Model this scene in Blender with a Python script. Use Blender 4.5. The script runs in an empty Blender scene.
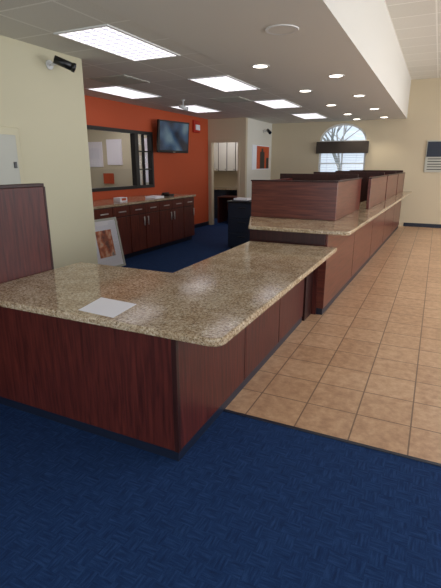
import bpy, bmesh, math, random
from mathutils import Vector
random.seed(4)
S=bpy.context.scene
COL=S.collection
# ---------------------------------------------------------------- materials
def srgb(r,g,b):
    def c(v):
        v/=255
        return v/12.92 if v<=.04045 else ((v+.055)/1.055)**2.4
    return (c(r),c(g),c(b),1)
def new(name):
    m=bpy.data.materials.new(name);m.use_nodes=True
    nt=m.node_tree;b=nt.nodes['Principled BSDF']
    return m,nt,b
def N(nt,t,**k):
    n=nt.nodes.new(t)
    for a,v in k.items(): setattr(n,a,v)
    return n
def plain(name,col,rough=.6,metal=0,spec=.5,noise=.0):
    m,nt,b=new(name)
    b.inputs['Base Color'].default_value=col
    b.inputs['Roughness'].default_value=rough;b.inputs['Metallic'].default_value=metal
    b.inputs['Specular IOR Level'].default_value=spec
    if noise:
        tc=N(nt,'ShaderNodeTexCoord');n=N(nt,'ShaderNodeTexNoise');n.inputs['Scale'].default_value=60
        nt.links.new(tc.outputs['Object'],n.inputs['Vector'])
        bu=N(nt,'ShaderNodeBump');bu.inputs['Strength'].default_value=noise;bu.inputs['Distance'].default_value=.004
        nt.links.new(n.outputs['Fac'],bu.inputs['Height']);nt.links.new(bu.outputs['Normal'],b.inputs['Normal'])
    return m
def emis(name,col,s):
    m,nt,b=new(name)
    b.inputs['Base Color'].default_value=col
    b.inputs['Emission Color'].default_value=col;b.inputs['Emission Strength'].default_value=s
    return m
def ramp(nt,stops):
    r=N(nt,'ShaderNodeValToRGB');e=r.color_ramp.elements
    while len(e)<len(stops): e.new(.5)
    for i,(p,c) in enumerate(stops): e[i].position=p;e[i].color=c
    return r
def wood(name,c1,c2,rough=.28,axis='Z',spec=.5):
    m,nt,b=new(name)
    tc=N(nt,'ShaderNodeTexCoord');mp=N(nt,'ShaderNodeMapping')
    mp.inputs['Scale'].default_value=(22,22,1.6) if axis=='Z' else (1.2,1.2,22)
    n=N(nt,'ShaderNodeTexNoise');n.inputs['Scale'].default_value=2.2;n.inputs['Detail'].default_value=8;n.inputs['Distortion'].default_value=.5
    r=ramp(nt,[(.3,c1),(.7,c2)])
    nt.links.new(tc.outputs['Object'],mp.inputs['Vector']);nt.links.new(mp.outputs['Vector'],n.inputs['Vector'])
    nt.links.new(n.outputs['Fac'],r.inputs['Fac']);nt.links.new(r.outputs['Color'],b.inputs['Base Color'])
    b.inputs['Roughness'].default_value=rough;b.inputs['Specular IOR Level'].default_value=spec
    return m
def granite():
    m,nt,b=new('granite_beige')
    tc=N(nt,'ShaderNodeTexCoord')
    n1=N(nt,'ShaderNodeTexNoise');n1.inputs['Scale'].default_value=62;n1.inputs['Detail'].default_value=6;n1.inputs['Roughness'].default_value=.78
    r1=ramp(nt,[(.34,srgb(94,74,58)),(.43,srgb(160,138,110)),(.53,srgb(196,178,150)),(.66,srgb(230,219,200))])
    n0=N(nt,'ShaderNodeTexNoise');n0.inputs['Scale'].default_value=7;n0.inputs['Detail'].default_value=5
    r0=ramp(nt,[(.38,(.80,.74,.67,1)),(.6,(1,1,1,1))])
    mm=N(nt,'ShaderNodeMix',data_type='RGBA',blend_type='MULTIPLY');mm.inputs[0].default_value=1
    v=N(nt,'ShaderNodeTexVoronoi');v.inputs['Scale'].default_value=120
    r2=ramp(nt,[(.18,(1,1,1,1)),(.4,(0,0,0,1))])
    n3=N(nt,'ShaderNodeTexNoise');n3.inputs['Scale'].default_value=34;n3.inputs['Detail'].default_value=3
    r3=ramp(nt,[(.48,(0,0,0,1)),(.56,(1,1,1,1))])
    mul=N(nt,'ShaderNodeMath',operation='MULTIPLY')
    mx=N(nt,'ShaderNodeMix',data_type='RGBA');mx.inputs[7].default_value=srgb(52,42,36)
    for n in (n0,n1,v,n3): nt.links.new(tc.outputs['Object'],n.inputs['Vector'])
    nt.links.new(n0.outputs['Fac'],r0.inputs['Fac'])
    nt.links.new(n1.outputs['Fac'],r1.inputs['Fac']);nt.links.new(v.outputs['Distance'],r2.inputs['Fac']);nt.links.new(n3.outputs['Fac'],r3.inputs['Fac'])
    nt.links.new(r1.outputs['Color'],mm.inputs[6]);nt.links.new(r0.outputs['Color'],mm.inputs[7])
    nt.links.new(r2.outputs['Color'],mul.inputs[0]);nt.links.new(r3.outputs['Color'],mul.inputs[1])
    nt.links.new(mul.outputs[0],mx.inputs[0]);nt.links.new(mm.outputs[2],mx.inputs[6]);nt.links.new(mx.outputs[2],b.inputs['Base Color'])
    b.inputs['Roughness'].default_value=.11;b.inputs['Specular IOR Level'].default_value=.36
    return m
def carpet():
    m,nt,b=new('carpet_blue_tufted')
    tc=N(nt,'ShaderNodeTexCoord')
    ck=N(nt,'ShaderNodeTexChecker');ck.inputs['Scale'].default_value=1/.075
    nt.links.new(tc.outputs['Object'],ck.inputs['Vector'])
    def lines(sx,sy):
        mp=N(nt,'ShaderNodeMapping');mp.inputs['Scale'].default_value=(sx,sy,1)
        n=N(nt,'ShaderNodeTexNoise');n.inputs['Scale'].default_value=1;n.inputs['Detail'].default_value=2
        nt.links.new(tc.outputs['Object'],mp.inputs['Vector']);nt.links.new(mp.outputs['Vector'],n.inputs['Vector'])
        return n
    a=lines(95,12);c=lines(12,95)
    mx=N(nt,'ShaderNodeMix',data_type='FLOAT')
    nt.links.new(ck.outputs['Fac'],mx.inputs[0]);nt.links.new(a.outputs['Fac'],mx.inputs[2]);nt.links.new(c.outputs['Fac'],mx.inputs[3])
    f=N(nt,'ShaderNodeTexNoise');f.inputs['Scale'].default_value=260;nt.links.new(tc.outputs['Object'],f.inputs['Vector'])
    ad=N(nt,'ShaderNodeMath',operation='MULTIPLY_ADD');ad.inputs[1].default_value=.5
    nt.links.new(f.outputs['Fac'],ad.inputs[0]);nt.links.new(mx.outputs[0],ad.inputs[2])
    r=ramp(nt,[(.52,srgb(21,40,76)),(.75,srgb(25,49,89)),(.96,srgb(36,63,106))])
    nt.links.new(ad.outputs[0],r.inputs['Fac']);nt.links.new(r.outputs['Color'],b.inputs['Base Color'])
    bu=N(nt,'ShaderNodeBump');bu.inputs['Strength'].default_value=.18;bu.inputs['Distance'].default_value=.003
    nt.links.new(ad.outputs[0],bu.inputs['Height']);nt.links.new(bu.outputs['Normal'],b.inputs['Normal'])
    b.inputs['Roughness'].default_value=.95;b.inputs['Specular IOR Level'].default_value=.15
    return m
def gridtex(nt,tc,size,mortar,ox,oy):
    mp=N(nt,'ShaderNodeMapping');mp.inputs['Location'].default_value=(-ox,-oy,0)
    br=N(nt,'ShaderNodeTexBrick',offset=0,squash=1)
    br.inputs['Scale'].default_value=1;br.inputs['Brick Width'].default_value=size;br.inputs['Row Height'].default_value=size
    br.inputs['Mortar Size'].default_value=mortar;br.inputs['Mortar Smooth'].default_value=.1
    nt.links.new(tc.outputs['Object'],mp.inputs['Vector']);nt.links.new(mp.outputs['Vector'],br.inputs['Vector'])
    return br
def tile():
    m,nt,b=new('ceramic_tile_sand')
    tc=N(nt,'ShaderNodeTexCoord')
    br=gridtex(nt,tc,.335,.005,-.97,2.4)
    br.inputs['Color1'].default_value=(.0,.0,.0,1);br.inputs['Color2'].default_value=(1,1,1,1);br.inputs['Mortar'].default_value=(.5,.5,.5,1)
    n=N(nt,'ShaderNodeTexNoise');n.inputs['Scale'].default_value=14;n.inputs['Detail'].default_value=8;n.inputs['Roughness'].default_value=.7
    nt.links.new(tc.outputs['Object'],n.inputs['Vector'])
    ma=N(nt,'ShaderNodeMath',operation='MULTIPLY_ADD');ma.inputs[1].default_value=.14
    nt.links.new(br.outputs['Color'],ma.inputs[0]);nt.links.new(n.outputs['Fac'],ma.inputs[2])
    r=ramp(nt,[(.36,srgb(164,126,96)),(.57,srgb(190,152,118)),(.8,srgb(210,176,142))])
    nt.links.new(ma.outputs[0],r.inputs['Fac'])
    mx=N(nt,'ShaderNodeMix',data_type='RGBA');mx.inputs[7].default_value=srgb(120,92,70)
    nt.links.new(br.outputs['Fac'],mx.inputs[0]);nt.links.new(r.outputs['Color'],mx.inputs[6]);nt.links.new(mx.outputs[2],b.inputs['Base Color'])
    bu=N(nt,'ShaderNodeBump',invert=True);bu.inputs['Strength'].default_value=.5;bu.inputs['Distance'].default_value=.003
    nt.links.new(br.outputs['Fac'],bu.inputs['Height']);nt.links.new(bu.outputs['Normal'],b.inputs['Normal'])
    b.inputs['Roughness'].default_value=.32
    return m
def ceilmat(name,ox,oy):
    m,nt,b=new(name)
    tc=N(nt,'ShaderNodeTexCoord')
    br=gridtex(nt,tc,.61,.012,ox,oy)
    br.inputs['Color1'].default_value=srgb(218,215,205);br.inputs['Color2'].default_value=srgb(212,209,199);br.inputs['Mortar'].default_value=srgb(236,234,226)
    n=N(nt,'ShaderNodeTexNoise');n.inputs['Scale'].default_value=120;n.inputs['Detail'].default_value=3
    nt.links.new(tc.outputs['Object'],n.inputs['Vector'])
    r=ramp(nt,[(.35,(.84,.84,.84,1)),(.5,(1,1,1,1))])
    nt.links.new(n.outputs['Fac'],r.inputs['Fac'])
    mx=N(nt,'ShaderNodeMix',data_type='RGBA',blend_type='MULTIPLY');mx.inputs[0].default_value=1
    nt.links.new(br.outputs['Color'],mx.inputs[6]);nt.links.new(r.outputs['Color'],mx.inputs[7]);nt.links.new(mx.outputs[2],b.inputs['Base Color'])
    b.inputs['Roughness'].default_value=.9
    return m
def lensmat(name,s):
    m,nt,b=new(name)
    tc=N(nt,'ShaderNodeTexCoord')
    br=gridtex(nt,tc,.1017,.011,-3.305,3.4)
    br.inputs['Color1'].default_value=(1,.96,.98,1);br.inputs['Color2'].default_value=(1,.96,.98,1);br.inputs['Mortar'].default_value=(.34,.33,.44,1)
    nt.links.new(br.outputs['Color'],b.inputs['Emission Color']);b.inputs['Emission Strength'].default_value=s
    b.inputs['Base Color'].default_value=(.3,.3,.3,1)
    return m
def tvscreen():
    m,nt,b=new('tv_reflection_glow')  # bluish screen reflections painted in as a glowing colour
    tc=N(nt,'ShaderNodeTexCoord');n=N(nt,'ShaderNodeTexNoise');n.inputs['Scale'].default_value=2.2;n.inputs['Detail'].default_value=1
    r=ramp(nt,[(.4,srgb(14,22,38)),(.55,srgb(40,66,92)),(.7,srgb(92,112,122))])
    nt.links.new(tc.outputs['Object'],n.inputs['Vector']);nt.links.new(n.outputs['Fac'],r.inputs['Fac'])
    nt.links.new(r.outputs['Color'],b.inputs['Emission Color']);b.inputs['Emission Strength'].default_value=.8
    b.inputs['Base Color'].default_value=(.01,.01,.012,1);b.inputs['Roughness'].default_value=.08
    return m
M=dict(
 cream=plain('paint_cream',srgb(202,195,166),.75,noise=.15),
 tan=plain('paint_tan',srgb(202,188,160),.75,noise=.15),
 white=plain('paint_white',srgb(222,218,206),.7),
 dry=plain('drywall_ceiling_white',srgb(216,213,204),.85,noise=.1),
 orange=plain('paint_orange',srgb(192,82,42),.7,noise=.1),
 wood=wood('cherry_laminate',srgb(56,22,20),srgb(92,40,34),.38,spec=.3),
 woodh=wood('cherry_laminate_h',srgb(74,34,27),srgb(112,58,46),.28,'X',spec=.4),
 wooddk=wood('cherry_laminate_dark',srgb(38,17,15),srgb(58,27,24),.4,spec=.3),
 wood2=wood('cabinet_mahogany',srgb(74,34,25),srgb(114,56,41),.35),
 granite=granite(),carpet=carpet(),tile=tile(),
 ceil=ceilmat('ceiling_tile_grid',-3.305,3.4),ceil2=ceilmat('ceiling_tile_grid_high',-.91,3.4),
 kick=plain('vinyl_base_navy',srgb(20,28,46),.4),
 black=plain('black_plastic',srgb(16,16,18),.35),
 screen=plain('dark_glass',srgb(22,30,42),.06),tvglow=tvscreen(),
 metal=plain('brushed_nickel',srgb(205,203,198),.35,metal=.6),
 alum=plain('white_trim_metal',srgb(225,225,222),.45),
 paper=plain('paper_white',srgb(240,240,246),.8),
 grey=plain('grey_metal_paint',srgb(184,184,172),.5),
 bronze=plain('window_frame_bronze',srgb(40,36,34),.4),
 valance=plain('valance_fabric_brown',srgb(62,54,48),.9),
 lens=lensmat('fluorescent_lens',1.6),
 lenshi=lensmat('unseen_fill_lens',7),  # glow for unseen panels added to brighten hall and office
 lensmid=lensmat('breakroom_fill_lens',4.5),  # glow for unseen panels added to brighten the break room
 can=emis('downlight_lamp',(1,.93,.78,1),8),
 red=plain('red_plastic',srgb(190,50,35),.5),
 navy=plain('navy_plastic',srgb(24,34,52),.4),
 bark=plain('tree_bark',srgb(160,158,154),.9),
 blind=plain('blind_slat_white',srgb(226,230,236),.6),
 grass=plain('grass_ground',srgb(170,180,170),.9),
)
g=bpy.data.materials.new('clear_glass');g.use_nodes=True
gn=g.node_tree;gn.nodes.clear()
o=N(gn,'ShaderNodeOutputMaterial');mxs=N(gn,'ShaderNodeMixShader');tr=N(gn,'ShaderNodeBsdfTransparent');gl=N(gn,'ShaderNodeBsdfGlossy')
gl.inputs['Roughness'].default_value=.02;mxs.inputs[0].default_value=.12
gn.links.new(tr.outputs[0],mxs.inputs[1]);gn.links.new(gl.outputs[0],mxs.inputs[2]);gn.links.new(mxs.outputs[0],o.inputs[0])
M['glass']=g
# ---------------------------------------------------------------- helpers
def fin(name,bm,mat,bevel=0,seg=2,parent=None,smooth=False):
    bmesh.ops.recalc_face_normals(bm,faces=bm.faces)
    me=bpy.data.meshes.new(name);bm.to_mesh(me);bm.free()
    o=bpy.data.objects.new(name,me);COL.objects.link(o)
    for m in (mat if isinstance(mat,list) else [mat]): me.materials.append(m)
    if bevel:
        b=o.modifiers.new('bevel','BEVEL');b.width=bevel;b.segments=seg;b.limit_method='ANGLE'
    if smooth:
        for p in me.polygons:p.use_smooth=True
    if parent:o.parent=parent
    return o
def addbox(bm,x0,x1,y0,y1,z0,z1,mi=0):
    v=[bm.verts.new(p) for p in [(x0,y0,z0),(x1,y0,z0),(x1,y1,z0),(x0,y1,z0),(x0,y0,z1),(x1,y0,z1),(x1,y1,z1),(x0,y1,z1)]]
    for f in [(0,3,2,1),(4,5,6,7),(0,1,5,4),(1,2,6,5),(2,3,7,6),(3,0,4,7)]:
        bm.faces.new([v[i] for i in f]).material_index=mi
def boxes(name,lst,mat,bevel=0,parent=None):
    bm=bmesh.new()
    for b in lst:addbox(bm,*b)
    return fin(name,bm,mat,bevel,parent=parent)
def box(name,*a,mat=None,bevel=0,parent=None): return boxes(name,[a],mat,bevel,parent)
def quad(name,pts,mat,parent=None):
    bm=bmesh.new();bm.faces.new([bm.verts.new(p) for p in pts]);return fin(name,bm,mat,parent=parent)
def empty(name,loc=(0,0,0)):
    e=bpy.data.objects.new(name,None);COL.objects.link(e);e.empty_display_size=.2;return e
def poly(name,pts,z0,z1,mat,bevel=0,parent=None,seg=3,axis='Z'):
    bm=bmesh.new()
    f=(lambda p,h:(p[0],p[1],h)) if axis=='Z' else (lambda p,h:(p[0],h,p[1]))
    a=[bm.verts.new(f(p,z0)) for p in pts];b=[bm.verts.new(f(p,z1)) for p in pts]
    bm.faces.new(a);bm.faces.new(b[::-1])
    n=len(pts)
    for i in range(n): bm.faces.new([a[i],b[i],b[(i+1)%n],a[(i+1)%n]])
    return fin(name,bm,mat,bevel,seg,parent)
def roundpoly(pts,rad,n=6):
    out=[]
    L=len(pts)
    for i,p in enumerate(pts):
        r=rad[i]
        if r==0: out.append(p);continue
        p=Vector(p);a=Vector(pts[i-1]);c=Vector(pts[(i+1)%L])
        u=(a-p).normalized();w=(c-p).normalized()
        cen=p+u*r+w*r
        for k in range(n+1):
            t=k/n*math.pi/2
            q=cen-w*r*math.cos(t)-u*r*math.sin(t)
            out.append((q.x,q.y))
    return out
def cyl(name,p0,p1,r,mat,parent=None,seg=20,r2=None):
    p0=Vector(p0);p1=Vector(p1);d=p1-p0
    bm=bmesh.new()
    bmesh.ops.create_cone(bm,cap_ends=True,segments=seg,radius1=r,radius2=r if r2 is None else r2,depth=d.length)
    q=Vector((0,0,1)).rotation_difference(d)
    for v in bm.verts: v.co=q@v.co+(p0+p1)/2
    o=fin(name,bm,mat,parent=parent)
    for p in o.data.polygons:
        p.use_smooth=len(p.vertices)==4
    return o
def area(name,loc,sx,sy,p,col=(1,1,1),rot=(0,0,0),parent=None):
    l=bpy.data.lights.new(name,'AREA');l.shape='RECTANGLE';l.size=sx;l.size_y=sy;l.energy=p;l.color=col
    o=bpy.data.objects.new(name,l);COL.objects.link(o);o.location=loc;o.rotation_euler=rot
    if parent:o.parent=parent
    return o
CH=2.75;HH=3.65
XR=4.2;YB=-3.2;YF=13.0;XO=-5.63
# ---------------------------------------------------------------- shell
boxes('floor_carpet',[(-8.4,XR,YB,2.4,-.1,0),(-8.4,-1.16,2.4,YF+.1,-.1,0)],M['carpet'])
box('floor_tile',-1.16,XR,2.4,YF+.1,-.1,.001,mat=M['tile'])
box('trim_1',-1.12,XR,2.385,2.41,0,.006,mat=M['kick'],bevel=.002)
box('ceiling_tile_low',-8.4,-2.45,YB,YF,CH,CH+.1,mat=M['ceil'])
box('ceiling_drywall_soffit',-2.45,-.91,YB,YF,CH-.004,HH,mat=M['dry'])
box('ceiling_tile_high',-.91,XR,YB,YF,HH,HH+.1,mat=M['ceil2'])
box('wall_left',-3.92,-3.80,YB,4.30,0,CH,mat=M['cream'])
W0,W1,WZ0,WZ1=5.7,8.37,1.13,2.27
boxes('wall_orange',[(XO-.12,XO,4.3,W0,0,CH),(XO-.12,XO,W1,11.0,0,CH),(XO-.12,XO,W0,W1,0,WZ0),(XO-.12,XO,W0,W1,WZ1,CH)],M['orange'])
box('wall_return',-5.63,-3.92,4.18,4.30,0,CH,mat=M['cream'])
DX0,DX1,DZ=-5.52,-4.76,2.17
boxes('wall_break_room',[(XO,DX0,11.0,11.12,0,CH),(DX1,-4.55,11.0,11.12,0,CH),(DX0,DX1,11.0,11.12,DZ,CH)],M['tan'])
boxes('trim_3',[(DX0-.05,DX0,10.98,11.0,0,DZ+.05),(DX1,DX1+.05,10.98,11.0,0,DZ+.05),(DX0,DX1,10.98,11.0,DZ,DZ+.05)],M['tan'])
box('wall_poster_side',-4.67,-4.55,11.12,YF,0,CH,mat=M['white'])
ac,aw,z0,zs,rise=-2.49,.64,.95,2.22,.47
arc=[(ac+aw*math.cos(t),zs+rise*math.sin(t)) for t in [math.pi*i/24 for i in range(25)]]
pts=[(ac+aw,HH),(ac+aw,zs)]+arc[1:-1]+[(ac-aw,zs),(ac-aw,HH)]
wf=empty('wall_far')
poly('arch_header',pts,YF,YF+.15,M['tan'],axis='Y',parent=wf)
boxes('wall_panels',[(-8.4,ac-aw,YF,YF+.15,0,HH),(ac+aw,XR,YF,YF+.15,0,HH),(ac-aw,ac+aw,YF,YF+.15,0,z0)],M['tan'],parent=wf)
boxes('baseboard_far',[(-4.55,-2.2,YF-.015,YF,0,.1),(-.70,XR,YF-.015,YF,0,.1)],M['kick'],bevel=.003)
box('baseboard_poster_side',-4.55,-4.535,11.12,YF-.02,0,.1,mat=M['kick'])
box('baseboard_orange',XO,XO+.015,8.68,10.98,0,.1,mat=M['kick'])
ys=[-1.5,1.0,3.5,6.0,8.5,11.0]
L=[(XR,XR+.15,YB,YF,0,.5),(XR,XR+.15,YB,YF,2.9,HH)]
prev=YB
for y in ys: L.append((XR,XR+.15,prev,y-.9,.5,2.9));prev=y+.9
L.append((XR,XR+.15,prev,YF,.5,2.9))
boxes('wall_right',L,M['tan'])
xs=[-2.4,0,2.4]
L=[(-3.92,XR,YB-.15,YB,0,.4),(-3.92,XR,YB-.15,YB,2.7,HH)];prev=-3.92
for x in xs: L.append((prev,x-.95,YB-.15,YB,.4,2.7));prev=x+.95
L.append((prev,XR,YB-.15,YB,.4,2.7))
boxes('wall_back',L,M['tan'])
k=2
for y in ys:
    w=empty('window_%d'%k);k+=1
    boxes('frame',[(XR+.03,XR+.1,y-.9,y-.84,.5,2.9),(XR+.03,XR+.1,y+.84,y+.9,.5,2.9),(XR+.03,XR+.1,y-.84,y+.84,.5,.56),(XR+.03,XR+.1,y-.84,y+.84,2.84,2.9),(XR+.03,XR+.1,y-.02,y+.02,.56,2.84)],M['bronze'],parent=w)
    area('daylight_fill',(XR+.16,y,1.7),2.3,1.7,32 if y<3 else (54 if y<5 else 84),(.93,.96,1),(0,math.radians(90),0),parent=w)  # area lamp added outside the unseen window as daylight fill
for x in xs:
    w=empty('window_%d'%k);k+=1
    boxes('frame',[(x-.95,x-.89,YB-.1,YB-.03,.4,2.7),(x+.89,x+.95,YB-.1,YB-.03,.4,2.7),(x-.89,x+.89,YB-.1,YB-.03,.4,.46),(x-.89,x+.89,YB-.1,YB-.03,2.64,2.7),(x-.02,x+.02,YB-.1,YB-.03,.46,2.64)],M['bronze'],parent=w)
    area('daylight_fill',(x,YB-.16,1.55),1.8,2.2,42,(.93,.96,1),(math.radians(90),0,0),parent=w)  # added fill lamp behind the camera, stands in for daylight
boxes('wall_office',[(-8.4,-8.3,4.2,9.2,0,CH),(-8.3,XO-.12,4.18,4.3,0,CH),(-8.3,XO-.12,9.1,9.2,0,CH)],M['cream'])
boxes('wall_break_left',[(-6.9,-6.8,11.12,YF,0,CH),(-6.8,XO,11.0,11.12,0,CH)],M['tan'])
# arch window
w=empty('window_1')
fo=[(ac+(aw)*math.cos(t),zs+rise*math.sin(t)) for t in [math.pi*i/24 for i in range(25)]]
fi=[(ac+(aw-.05)*math.cos(t),zs+(rise-.05)*math.sin(t)) for t in [math.pi*i/24 for i in range(25)]]
poly('arch_frame',fo+fi[::-1],YF+.03,YF+.09,M['alum'],axis='Y',parent=w)
L=[(ac-aw,ac-aw+.05,YF+.03,YF+.09,z0,zs),(ac+aw-.05,ac+aw,YF+.03,YF+.09,z0,zs),(ac-aw+.05,ac+aw-.05,YF+.03,YF+.09,z0,z0+.05),(ac-aw+.05,ac+aw-.05,YF+.03,YF+.09,zs-.03,zs+.03),(ac-.02,ac+.02,YF+.04,YF+.08,z0+.05,zs-.03),(ac-aw+.05,ac+aw-.05,YF+.04,YF+.08,1.62,1.65)]
boxes('sash_frame',L,M['alum'],parent=w)
for i,t in enumerate((45,90,135)):
    t=math.radians(t);cyl('muntin_%d'%i,(ac,YF+.06,zs),(ac+(aw-.03)*math.cos(t),YF+.06,zs+(rise-.03)*math.sin(t)),.012,M['alum'],parent=w,seg=8)
quad('glass_arch',[(p[0],YF+.06,p[1]) for p in fi],M['glass'],parent=w)
quad('glass_lower',[(ac-aw+.05,YF+.06,z0+.05),(ac+aw-.05,YF+.06,z0+.05),(ac+aw-.05,YF+.06,zs-.03),(ac-aw+.05,YF+.06,zs-.03)],M['glass'],parent=w)
v=empty('window_valance')
boxes('cassette',[(ac-aw-.06,ac+aw+.06,YF-.12,YF-.005,zs-.31,zs+.0)],M['valance'],bevel=.01,parent=v)
bl=empty('window_blind')
bm=bmesh.new()
zz=zs-.33
while zz>z0+.03:
    a=[bm.verts.new(p) for p in [(ac-aw+.02,YF-.03,zz-.006),(ac+aw-.02,YF-.03,zz-.006),(ac+aw-.02,YF-.012,zz+.006),(ac-aw+.02,YF-.012,zz+.006)]];bm.faces.new(a);zz-=.045
fin('slats',bm,M['blind'],parent=bl)
boxes('ladder_cords',[(ac+d-.003,ac+d+.003,YF-.023,YF-.02,z0+.02,zs-.31) for d in (-.4,0,.4)],M['blind'],parent=bl)
box('bottom_rail',ac-aw+.02,ac+aw-.02,YF-.035,YF-.01,z0+.005,z0+.025,mat=M['blind'],parent=bl)
# tree outside
t=empty('tree')
bm=bmesh.new()
vs=[];
def br(p,d,l,dep,par,rad):
    q=p+d*l;vtx=bm.verts.new(q);vs.append((vtx,rad*.7));bm.edges.new((par,vtx))
    if dep==0: return
    for i in range(3 if dep>1 else 2):
        nd=(d+Vector((random.uniform(-.8,.8),random.uniform(-.6,.6),random.uniform(-.2,.5)))).normalized()
        br(q,nd,l*.72,dep-1,vtx,rad*.68)
r0=bm.verts.new((ac-1.6,21,-.15));vs.append((r0,.08))
br(Vector((ac-1.6,21,-.15)),Vector((0,0,1)),1.6,5,r0,.07)
rr=[r for _,r in vs]
me=bpy.data.meshes.new('trunk');bm.to_mesh(me);bm.free()
to=bpy.data.objects.new('trunk',me);COL.objects.link(to);to.parent=t;me.materials.append(M['bark'])
sk=to.modifiers.new('skin','SKIN')
for i,r in enumerate(rr): me.skin_vertices[0].data[i].radius=(max(r,.009),)*2
me.skin_vertices[0].data[0].use_root=True
box('ground_outside',-14,14,YF+.2,30,-.3,-.15,mat=M['grass'])
# ---------------------------------------------------------------- lights
def troffer(x,y,z=CH,m='lens'):
    e=empty('ceiling_light_panel')
    boxes('frame',[(x,x+.61,y,y+.025,z-.012,z),(x,x+.61,y+1.195,y+1.22,z-.012,z),(x,x+.025,y+.025,y+1.195,z-.012,z),(x+.585,x+.61,y+.025,y+1.195,z-.012,z)],M['alum'],parent=e)
    box('prismatic_lens',x+.025,x+.585,y+.025,y+1.195,z-.008,z-.002,mat=M[m],parent=e)
for x,y in [(-3.305,3.4),(-3.305,5.84),(-3.305,8.28),(-3.305,10.72),(-5.135,5.84),(-5.135,8.28),(-3.305,.96)]: troffer(x,y)
for x in (.92,2.75):
    for y in (3.4,6.45,9.5): troffer(x,y,HH,'lenshi')  # unseen panels added above the tile floor to brighten the hall
troffer(-7.6,6.5,m='lenshi');troffer(-6.9,7.5,m='lenshi');troffer(-6.1,11.3,m='lensmid');troffer(-5.4,11.3,m='lensmid')  # unseen panels added to light the office and break room
def downlight(x,y,on=True,r=.085):
    e=empty('recessed_downlight' if on else 'ceiling_speaker')
    z=CH-.004
    bm=bmesh.new();n=28
    R=[[bm.verts.new((x+q*math.cos(2*math.pi*i/n),y+q*math.sin(2*math.pi*i/n),zz)) for i in range(n)] for q,zz in ((r+.03,z),(r+.025,z-.008),(r,z-.006))]
    for a,b in zip(R,R[1:]):
        for i in range(n): bm.faces.new([a[i],a[(i+1)%n],b[(i+1)%n],b[i]])
    fin('trim_ring',bm,M['alum'],parent=e)
    cyl('lamp_face',(x,y,z-.001),(x,y,z-.005),r,M['can'] if on else M['dry'],parent=e,seg=28)
    if on:
        l=bpy.data.lights.new('downlight_bulb','SPOT');l.energy=24;l.spot_size=math.radians(110);l.spot_blend=.6;l.color=(1,.9,.75);l.shadow_soft_size=.08
        o=bpy.data.objects.new('downlight_bulb',l);COL.objects.link(o);o.location=(x,y,z-.03);o.parent=e
for y in (6.5,8.45,10.5,12.4): downlight(-1.4,y)
for y in (5.5,7.55,9.5,11.3,12.6): downlight(-2.1,y)
downlight(-1.4,4.18,False,.12)
def vent(x,y):
    e=empty('ceiling_air_vent')
    z=CH
    L=[(x,x+.6,y,y+.04,z-.01,z),(x,x+.6,y+.56,y+.6,z-.01,z),(x,x+.04,y+.04,y+.56,z-.01,z),(x+.56,x+.6,y+.04,y+.56,z-.01,z)]
    boxes('vent_frame',L,M['grey'],parent=e)
    boxes('louvres',[(x+.04,x+.56,y+.06+i*.062,y+.085+i*.062,z-.012,z-.002) for i in range(8)],M['grey'],parent=e)
    box('duct_dark',x+.04,x+.56,y+.04,y+.56,z-.002,z+.0,mat=M['black'],parent=e)
vent(-4.52,5.23);vent(-3.91,7.67)
# ---------------------------------------------------------------- front granite desk
fd=empty('granite_reception_counter')
sl=roundpoly([(-2.74,1.775),(-.85,1.775),(-.85,4.56),(-1.82,4.56),(-1.80,2.88),(-2.74,2.88)],[.0,.07,0,0,0,0])
poly('granite_slab',sl,.742,.787,M['granite'],bevel=.012,parent=fd,seg=4)
boxes('wood_carcass',[(-2.70,-1.12,1.80,2.78,.06,.742),(-1.72,-1.12,2.78,4.36,.06,.742)],M['wood'],bevel=.003,parent=fd)
boxes('toe_kick',[(-2.68,-1.122,1.803,2.75,0,.062),(-1.70,-1.122,2.75,4.34,0,.062)],M['kick'],parent=fd)
box('corner_strip',-1.145,-1.115,1.795,1.825,.06,.742,mat=M['wooddk'],bevel=.003,parent=fd)
boxes('panel_seams',[(-1.121,-1.1175,y,y+.004,.065,.74) for y in (2.75,3.55)],M['wooddk'],parent=fd)
pp=empty('wood_privacy_partition')
box('panel',-2.80,-2.745,.9,2.56,0,1.44,mat=M['wood'],bevel=.003,parent=pp)
box('cap',-2.81,-2.742,.89,2.57,1.44,1.465,mat=M['wooddk'],bevel=.004,parent=pp)
box('end_strip',-2.81,-2.742,2.56,2.58,0,1.44,mat=M['wooddk'],bevel=.003,parent=pp)
# ---------------------------------------------------------------- teller line (run is 1.3 degrees off the tile grid)
tl=empty('teller_counter_line')
XF=-.97;YE=12.6
box('body_front',-1.05,XF,4.64,YE,.08,.905,mat=M['woodh'],bevel=.002,parent=tl)
poly('body_end',[(-1.86,4.64),(-1.05,4.64),(-1.05,4.72),(-1.80,4.72),(-2.09,5.44),(-2.16,5.44)],0,.905,M['wood'],parent=tl)
box('recess_panel',-1.70,-1.10,4.38,4.64,.0,.741,mat=M['wooddk'],parent=tl)
box('toe_kick',-1.05,XF-.012,4.66,YE,0,.08,mat=M['kick'],parent=tl)
boxes('panel_seams',[(XF-.002,XF+.0015,y,y+.005,.09,.9) for y in (6.2,7.8,9.4,11.0)],M['wooddk'],parent=tl)
led=roundpoly([(-1.85,4.57),(-.74,4.57),(-.74,YE),(-1.30,YE),(-1.30,5.6),(-2.19,5.6),(-2.19,5.42)],[0,.07,0,0,0,0,0])
poly('granite_ledge',led,.908,.95,M['granite'],bevel=.012,parent=tl,seg=4)
box('ledge_apron',-1.84,-.99,4.60,4.64,.79,.905,mat=M['wooddk'],parent=tl)
segs=[(5.42,7.02),(7.14,9.0),(9.12,10.9),(11.02,12.58)]
BX=-1.08
box('screen_front',-2.18,BX,5.42,5.46,.952,1.40,mat=M['woodh'],bevel=.003,parent=tl)
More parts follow.
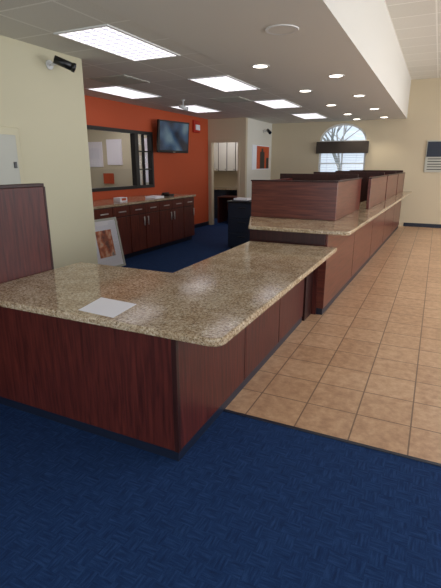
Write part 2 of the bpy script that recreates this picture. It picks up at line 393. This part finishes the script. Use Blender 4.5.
for i,(a,b) in enumerate(segs):
    x=BX if i==0 else -.96
    box('screen_side_%d'%i,x-.04,x,a+(.04 if i==0 else 0),b,.952,1.40,mat=M['woodh'],bevel=.003,parent=tl)
    box('screen_cap_%d'%i,x-.055,x+.008,a,b,1.40,1.418,mat=M['wooddk'],bevel=.003,parent=tl)
    box('station_divider_%d'%i,-2.35,x-.05,b-.04,b,.75,1.47,mat=M['wooddk'],bevel=.003,parent=tl)
    box('screen_return_%d'%i,x-.30,x-.04,b-.09,b-.05,.952,1.40,mat=M['woodh'],parent=tl)
box('screen_front_cap',-2.19,BX+.008,5.412,5.468,1.40,1.418,mat=M['wooddk'],bevel=.003,parent=tl)
box('worktop',-2.0,-1.31,5.62,YE,.72,.75,mat=M['granite'],parent=tl)
boxes('pedestals',[(-1.95,-1.1,y,y+.5,0,.72) for y in (5.7,7.3,8.9,10.5,11.9)],M['wood'],parent=tl)
box('screen_left',-2.18,-2.14,5.46,7.0,.0,1.40,mat=M['wood'],bevel=.003,parent=tl)
th=math.radians(-1.3);px,py=-1.0,4.6
tl.rotation_euler=(0,0,th)
tl.location=(px-(px*math.cos(th)-py*math.sin(th)),py-(px*math.sin(th)+py*math.cos(th)),0)
# ---------------------------------------------------------------- credenza under orange wall
cr=empty('wall_base_cabinets')
CF=-4.78
box('carcass',XO+.005,CF,4.45,8.62,.09,.94,mat=M['wooddk'],parent=cr)
box('toe_kick',XO+.005,CF-.05,4.45,8.6,0,.09,mat=M['kick'],parent=cr)
box('granite_top',XO+.005,CF+.04,4.43,8.66,.94,.98,mat=M['granite'],bevel=.006,parent=cr)
n=9;wd=(8.62-4.45)/n
for i in range(n):
    y=4.45+i*wd
    box('drawer_%d'%i,CF,CF+.018,y+.008,y+wd-.008,.76,.925,mat=M['wood2'],bevel=.004,parent=cr)
    box('door_%d'%i,CF,CF+.018,y+.008,y+wd-.008,.10,.745,mat=M['wood2'],bevel=.004,parent=cr)
    cyl('pull_%d'%i,(CF+.04,y+wd*.3,.84),(CF+.04,y+wd*.7,.84),.010,M['metal'],parent=cr,seg=8)
    yy=y+(wd-.06 if i%2==0 else .06)
    cyl('handle_%d'%i,(CF+.04,yy,.54),(CF+.04,yy,.70),.010,M['metal'],parent=cr,seg=8)
    boxes('posts_%d'%i,[(CF+.018,CF+.04,yy-.004,yy+.004,.57,.58),(CF+.018,CF+.04,yy-.004,yy+.004,.68,.69),(CF+.018,CF+.04,y+wd*.34,y+wd*.36,.836,.844),(CF+.018,CF+.04,y+wd*.64,y+wd*.66,.836,.844)],M['metal'],parent=cr)
# interior window
iw=empty('window_11')
fx0,fx1=XO-.09,XO+.02
boxes('frame',[(fx0,fx1,W0,W0+.06,WZ0,WZ1),(fx0,fx1,W1-.06,W1,WZ0,WZ1),(fx0,fx1,W0+.06,W1-.06,WZ0,WZ0+.06),(fx0,fx1,W0+.06,W1-.06,WZ1-.06,WZ1),(fx0,fx1,7.72,7.84,WZ0+.06,WZ1-.06),
  (fx0+.03,fx1-.02,8.05,8.075,WZ0+.06,WZ1-.06),(fx0+.03,fx1-.02,7.84,8.31,1.50,1.525),(fx0+.03,fx1-.02,7.84,8.31,1.86,1.885)],M['bronze'],parent=iw)
quad('pane',[(XO-.04,W0+.06,WZ0+.06),(XO-.04,W1-.06,WZ0+.06),(XO-.04,W1-.06,WZ1-.06),(XO-.04,W0+.06,WZ1-.06)],M['glass'],parent=iw)
oa=empty('office_reflection_panels')  # added panels standing in for shapes reflected in the window glass
boxes('reflection_white',[(-8.05,-7.6,9.07,9.1,1.55,2.15),(-7.45,-7.0,9.07,9.1,1.6,2.2),(-6.35,-6.0,9.07,9.1,1.2,2.2)],M['paper'],parent=oa)  # last pale panel stands in for a bright window
boxes('reflection_orange',[(-7.6,-7.3,9.06,9.1,1.15,1.4)],M['orange'],parent=oa)
# TV
tv=empty('wall_mounted_television')
def lbx(n,m,par,*a,bev=0):
    bm=bmesh.new();addbox(bm,*a);return fin(n,bm,m,bev,parent=par)
lbx('bezel',M['black'],tv,-.03,.03,-.50,.50,-.33,.33,bev=.008)
lbx('screen',M['tvglow'],tv,.0305,.033,-.465,.465,-.28,.30)
lbx('logo_bar',M['grey'],tv,.0305,.032,-.04,.04,-.32,-.31)
bm=bmesh.new();addbox(bm,-.22,-.03,-.05,.05,-.08,.08);addbox(bm,-.24,-.21,-.15,.15,-.15,.15)
fin('wall_bracket',bm,M['black'],parent=tv)
tv.location=(-5.37,8.82,2.19)
tv.rotation_euler=(0,math.radians(4),math.radians(-10))
fs=empty('fire_alarm_strobe')
box('housing',XO+.002,XO+.06,10.15,10.45,2.38,2.66,mat=M['red'],bevel=.008,parent=fs)
box('strobe_lens',XO+.06,XO+.09,10.2,10.4,2.43,2.56,mat=M['paper'],bevel=.008,parent=fs)
# break room
bc=empty('break_room_upper_cabinets')
box('carcass',-6.7,-4.69,12.66,12.98,1.42,2.28,mat=M['wooddk'],parent=bc)
for i in range(7):
    x=-6.7+i*.287
    boxes('door_%d'%i,[(x+.012,x+.275,12.64,12.66,1.43,2.27)],M['white'],bevel=.006,parent=bc)
    boxes('door_panel_%d'%i,[(x+.05,x+.237,12.632,12.64,1.5,2.20)],M['white'],bevel=.004,parent=bc)
    cyl('knob_%d'%i,(x+.25,12.62,1.47),(x+.25,12.64,1.47),.012,M['bronze'],parent=bc,seg=10)
bb=empty('break_room_counter')
box('top',-6.7,-4.69,12.38,12.98,.88,.92,mat=M['granite'],parent=bb)
boxes('legs',[(-6.7,-5.75,12.42,12.98,0,.88),(-4.75,-4.69,12.42,12.98,0,.88)],M['navy'],parent=bb)
box('modesty_panel',-5.75,-4.75,12.9,12.98,0,.88,mat=M['navy'],parent=bb)
mw=empty('microwave_oven')
box('body',-5.35,-4.85,12.55,12.95,.921,1.2,mat=M['black'],bevel=.01,parent=mw)
box('door_glass',-5.33,-4.98,12.54,12.55,.94,1.18,mat=M['screen'],parent=mw)
boxes('keypad',[(-4.96,-4.87,12.54,12.55,.94,1.18)],M['grey'],parent=mw)
dk=empty('wooden_office_desk')
box('desk_top',-5.6,-4.75,11.5,12.1,.71,.74,mat=M['wood'],parent=dk)
boxes('desk_legs',[(-5.6,-5.56,11.5,12.1,0,.71),(-4.79,-4.75,11.5,12.1,0,.71),(-5.56,-4.79,12.05,12.1,.3,.71)],M['wood'],parent=dk)
po=empty('wall_poster')
box('frame',-4.549,-4.53,11.45,12.75,1.48,2.12,mat=M['paper'],parent=po)
box('orange_print',-4.53,-4.527,11.75,12.73,1.5,2.10,mat=M['orange'],parent=po)
boxes('figure_print',[(-4.527,-4.524,12.0,12.35,1.5,1.95),(-4.527,-4.524,12.1,12.25,1.95,2.04),(-4.527,-4.524,12.5,12.7,1.5,1.8)],M['bronze'],parent=po)
sg=empty('wall_notice_sign')
box('board',-.36,.32,YF-.03,YF-.002,1.42,2.2,mat=M['grey'],bevel=.004,parent=sg)
box('header',-.34,.30,YF-.034,YF-.03,1.80,2.17,mat=M['navy'],parent=sg)
boxes('text_lines',[(-.30,.26-.06*(i%3),YF-.034,YF-.03,1.48+i*.065,1.50+i*.065) for i in range(5)],M['bronze'],parent=sg)
ep=empty('electrical_panel_cover')
box('cover',-3.8,-3.775,2.6,3.30,1.25,1.95,mat=M['cream'],bevel=.01,parent=ep)
box('door',-3.775,-3.765,2.66,3.24,1.32,1.88,mat=M['grey'],bevel=.006,parent=ep)
box('latch',-3.765,-3.755,3.18,3.21,1.57,1.63,mat=M['black'],parent=ep)
# leaning picture
lp=empty('framed_picture')
def lb(n,y0,y1,z0,z1,x0,x1,m):
    bm=bmesh.new();addbox(bm,x0,x1,y0,y1,z0,z1);return fin(n,bm,m,.002,parent=lp)
W=.68;Hh=.80
bm=bmesh.new()
for a in [(0,.025,0,W,0,.035),(0,.025,0,W,Hh-.035,Hh),(0,.025,0,.035,.035,Hh-.035),(0,.025,W-.035,W,.035,Hh-.035)]:addbox(bm,*a)
fin('frame_moulding',bm,M['grey'],.004,parent=lp)
lb('mat_board',.035,W-.035,.035,Hh-.035,.004,.012,M['paper'])
pm,nt,b=new('watercolor_print')
tc=N(nt,'ShaderNodeTexCoord');n=N(nt,'ShaderNodeTexNoise');n.inputs['Scale'].default_value=7;n.inputs['Detail'].default_value=4
r=ramp(nt,[(.35,srgb(130,84,74)),(.5,srgb(205,120,84)),(.62,srgb(230,190,160)),(.7,srgb(150,140,140))])
nt.links.new(tc.outputs['Object'],n.inputs['Vector']);nt.links.new(n.outputs['Fac'],r.inputs['Fac']);nt.links.new(r.outputs['Color'],b.inputs['Base Color'])
lb('print',.17,W-.17,.20,Hh-.18,.012,.015,pm)
quad('glazing',[(.019,.035,.035),(.019,W-.035,.035),(.019,W-.035,Hh-.035),(.019,.035,Hh-.035)],M['glass'],parent=lp)
lp.location=(-4.56,5.08,.003);lp.rotation_euler=(0,math.radians(-11),math.radians(-4))
pa=empty('paper_sheet')
poly('sheet',[(-1.80,1.84),(-1.53,1.82),(-1.56,2.08),(-1.85,2.10)],.7875,.789,M['paper'],parent=pa)
bn=empty('black_file_cabinet')
box('body',-3.62,-3.02,7.9,8.4,.03,.90,mat=M['navy'],bevel=.01,parent=bn)
box('top',-3.64,-3.0,7.88,8.42,.90,.93,mat=M['black'],bevel=.006,parent=bn)
box('plinth',-3.58,-3.06,7.94,8.36,0,.03,mat=M['black'],parent=bn)
for i in range(3):
    box('drawer_%d'%i,-3.59,-3.05,7.885,7.9,.06+i*.28,.32+i*.28,mat=M['navy'],bevel=.005,parent=bn)
    box('pull_%d'%i,-3.40,-3.24,7.87,7.885,.24+i*.28,.26+i*.28,mat=M['black'],parent=bn)
pt=empty('paper_stack_tray')
boxes('tray',[(-3.55,-3.2,7.95,8.2,.931,.945)],M['navy'],parent=pt)
boxes('papers',[(-3.53,-3.25,7.97,8.18,.945,.985)],M['paper'],parent=pt)
it=empty('desk_telephone')
box('base',-5.15,-4.95,7.9,8.1,.981,1.02,mat=M['black'],bevel=.01,parent=it)
box('handset',-5.13,-5.08,7.9,8.12,1.02,1.05,mat=M['black'],bevel=.01,parent=it)
it=empty('brochure_box')
box('carton',-5.1,-4.95,6.3,6.5,.981,1.05,mat=M['paper'],bevel=.004,parent=it)
box('label',-4.95,-4.947,6.34,6.46,1.0,1.04,mat=M['orange'],parent=it)
it=empty('paper_pile')
boxes('sheets',[(-5.05,-4.82,7.2,7.5,.981,1.0),(-5.1,-4.85,7.25,7.55,1.0,1.015)],M['paper'],parent=it)
def camera_obj(p,wall,d,mat=M['black'],s=1):
    e=empty('security_camera')
    p=Vector(p);d=Vector(d).normalized();wall=Vector(wall)
    wd=(p-wall).normalized()
    cyl('mount_plate',wall+wd*.001,wall+wd*.02,.045*s,M['alum'],parent=e)
    cyl('arm',wall+wd*.02,p,.012,M['alum'],parent=e,seg=10)
    cyl('body',p-d*.09*s,p+d*.09*s,.04*s,mat,parent=e)
    cyl('hood',p+d*.09*s,p+d*.12*s,.045*s,mat,parent=e)
    cyl('lens',p+d*.12*s,p+d*.124*s,.03*s,M['screen'],parent=e)
camera_obj((-3.60,3.80,2.60),(-3.80,3.80,2.60),(.7,.6,-.35))
camera_obj((-4.4,7.6,2.62),(-4.4,7.6,CH),(.5,.8,-.3),M['alum'],.8)
camera_obj((-4.40,12.3,2.5),(-4.55,12.3,2.5),(.6,-.7,-.4))
# ---------------------------------------------------------------- world, camera
w=bpy.data.worlds.new('sky');S.world=w;w.use_nodes=True
bg=w.node_tree.nodes['Background'];bg.inputs[0].default_value=(.74,.86,1,1);bg.inputs[1].default_value=1.25
cd=bpy.data.cameras.new('camera');co=bpy.data.objects.new('camera',cd);COL.objects.link(co)
cd.sensor_fit='VERTICAL';cd.sensor_height=24;cd.lens=440/588*24;cd.clip_start=.05
co.location=(0,0,1.6);co.rotation_euler=(math.radians(90-16.34),0,math.radians(25.57))
S.camera=co
S.view_settings.view_transform='Standard'
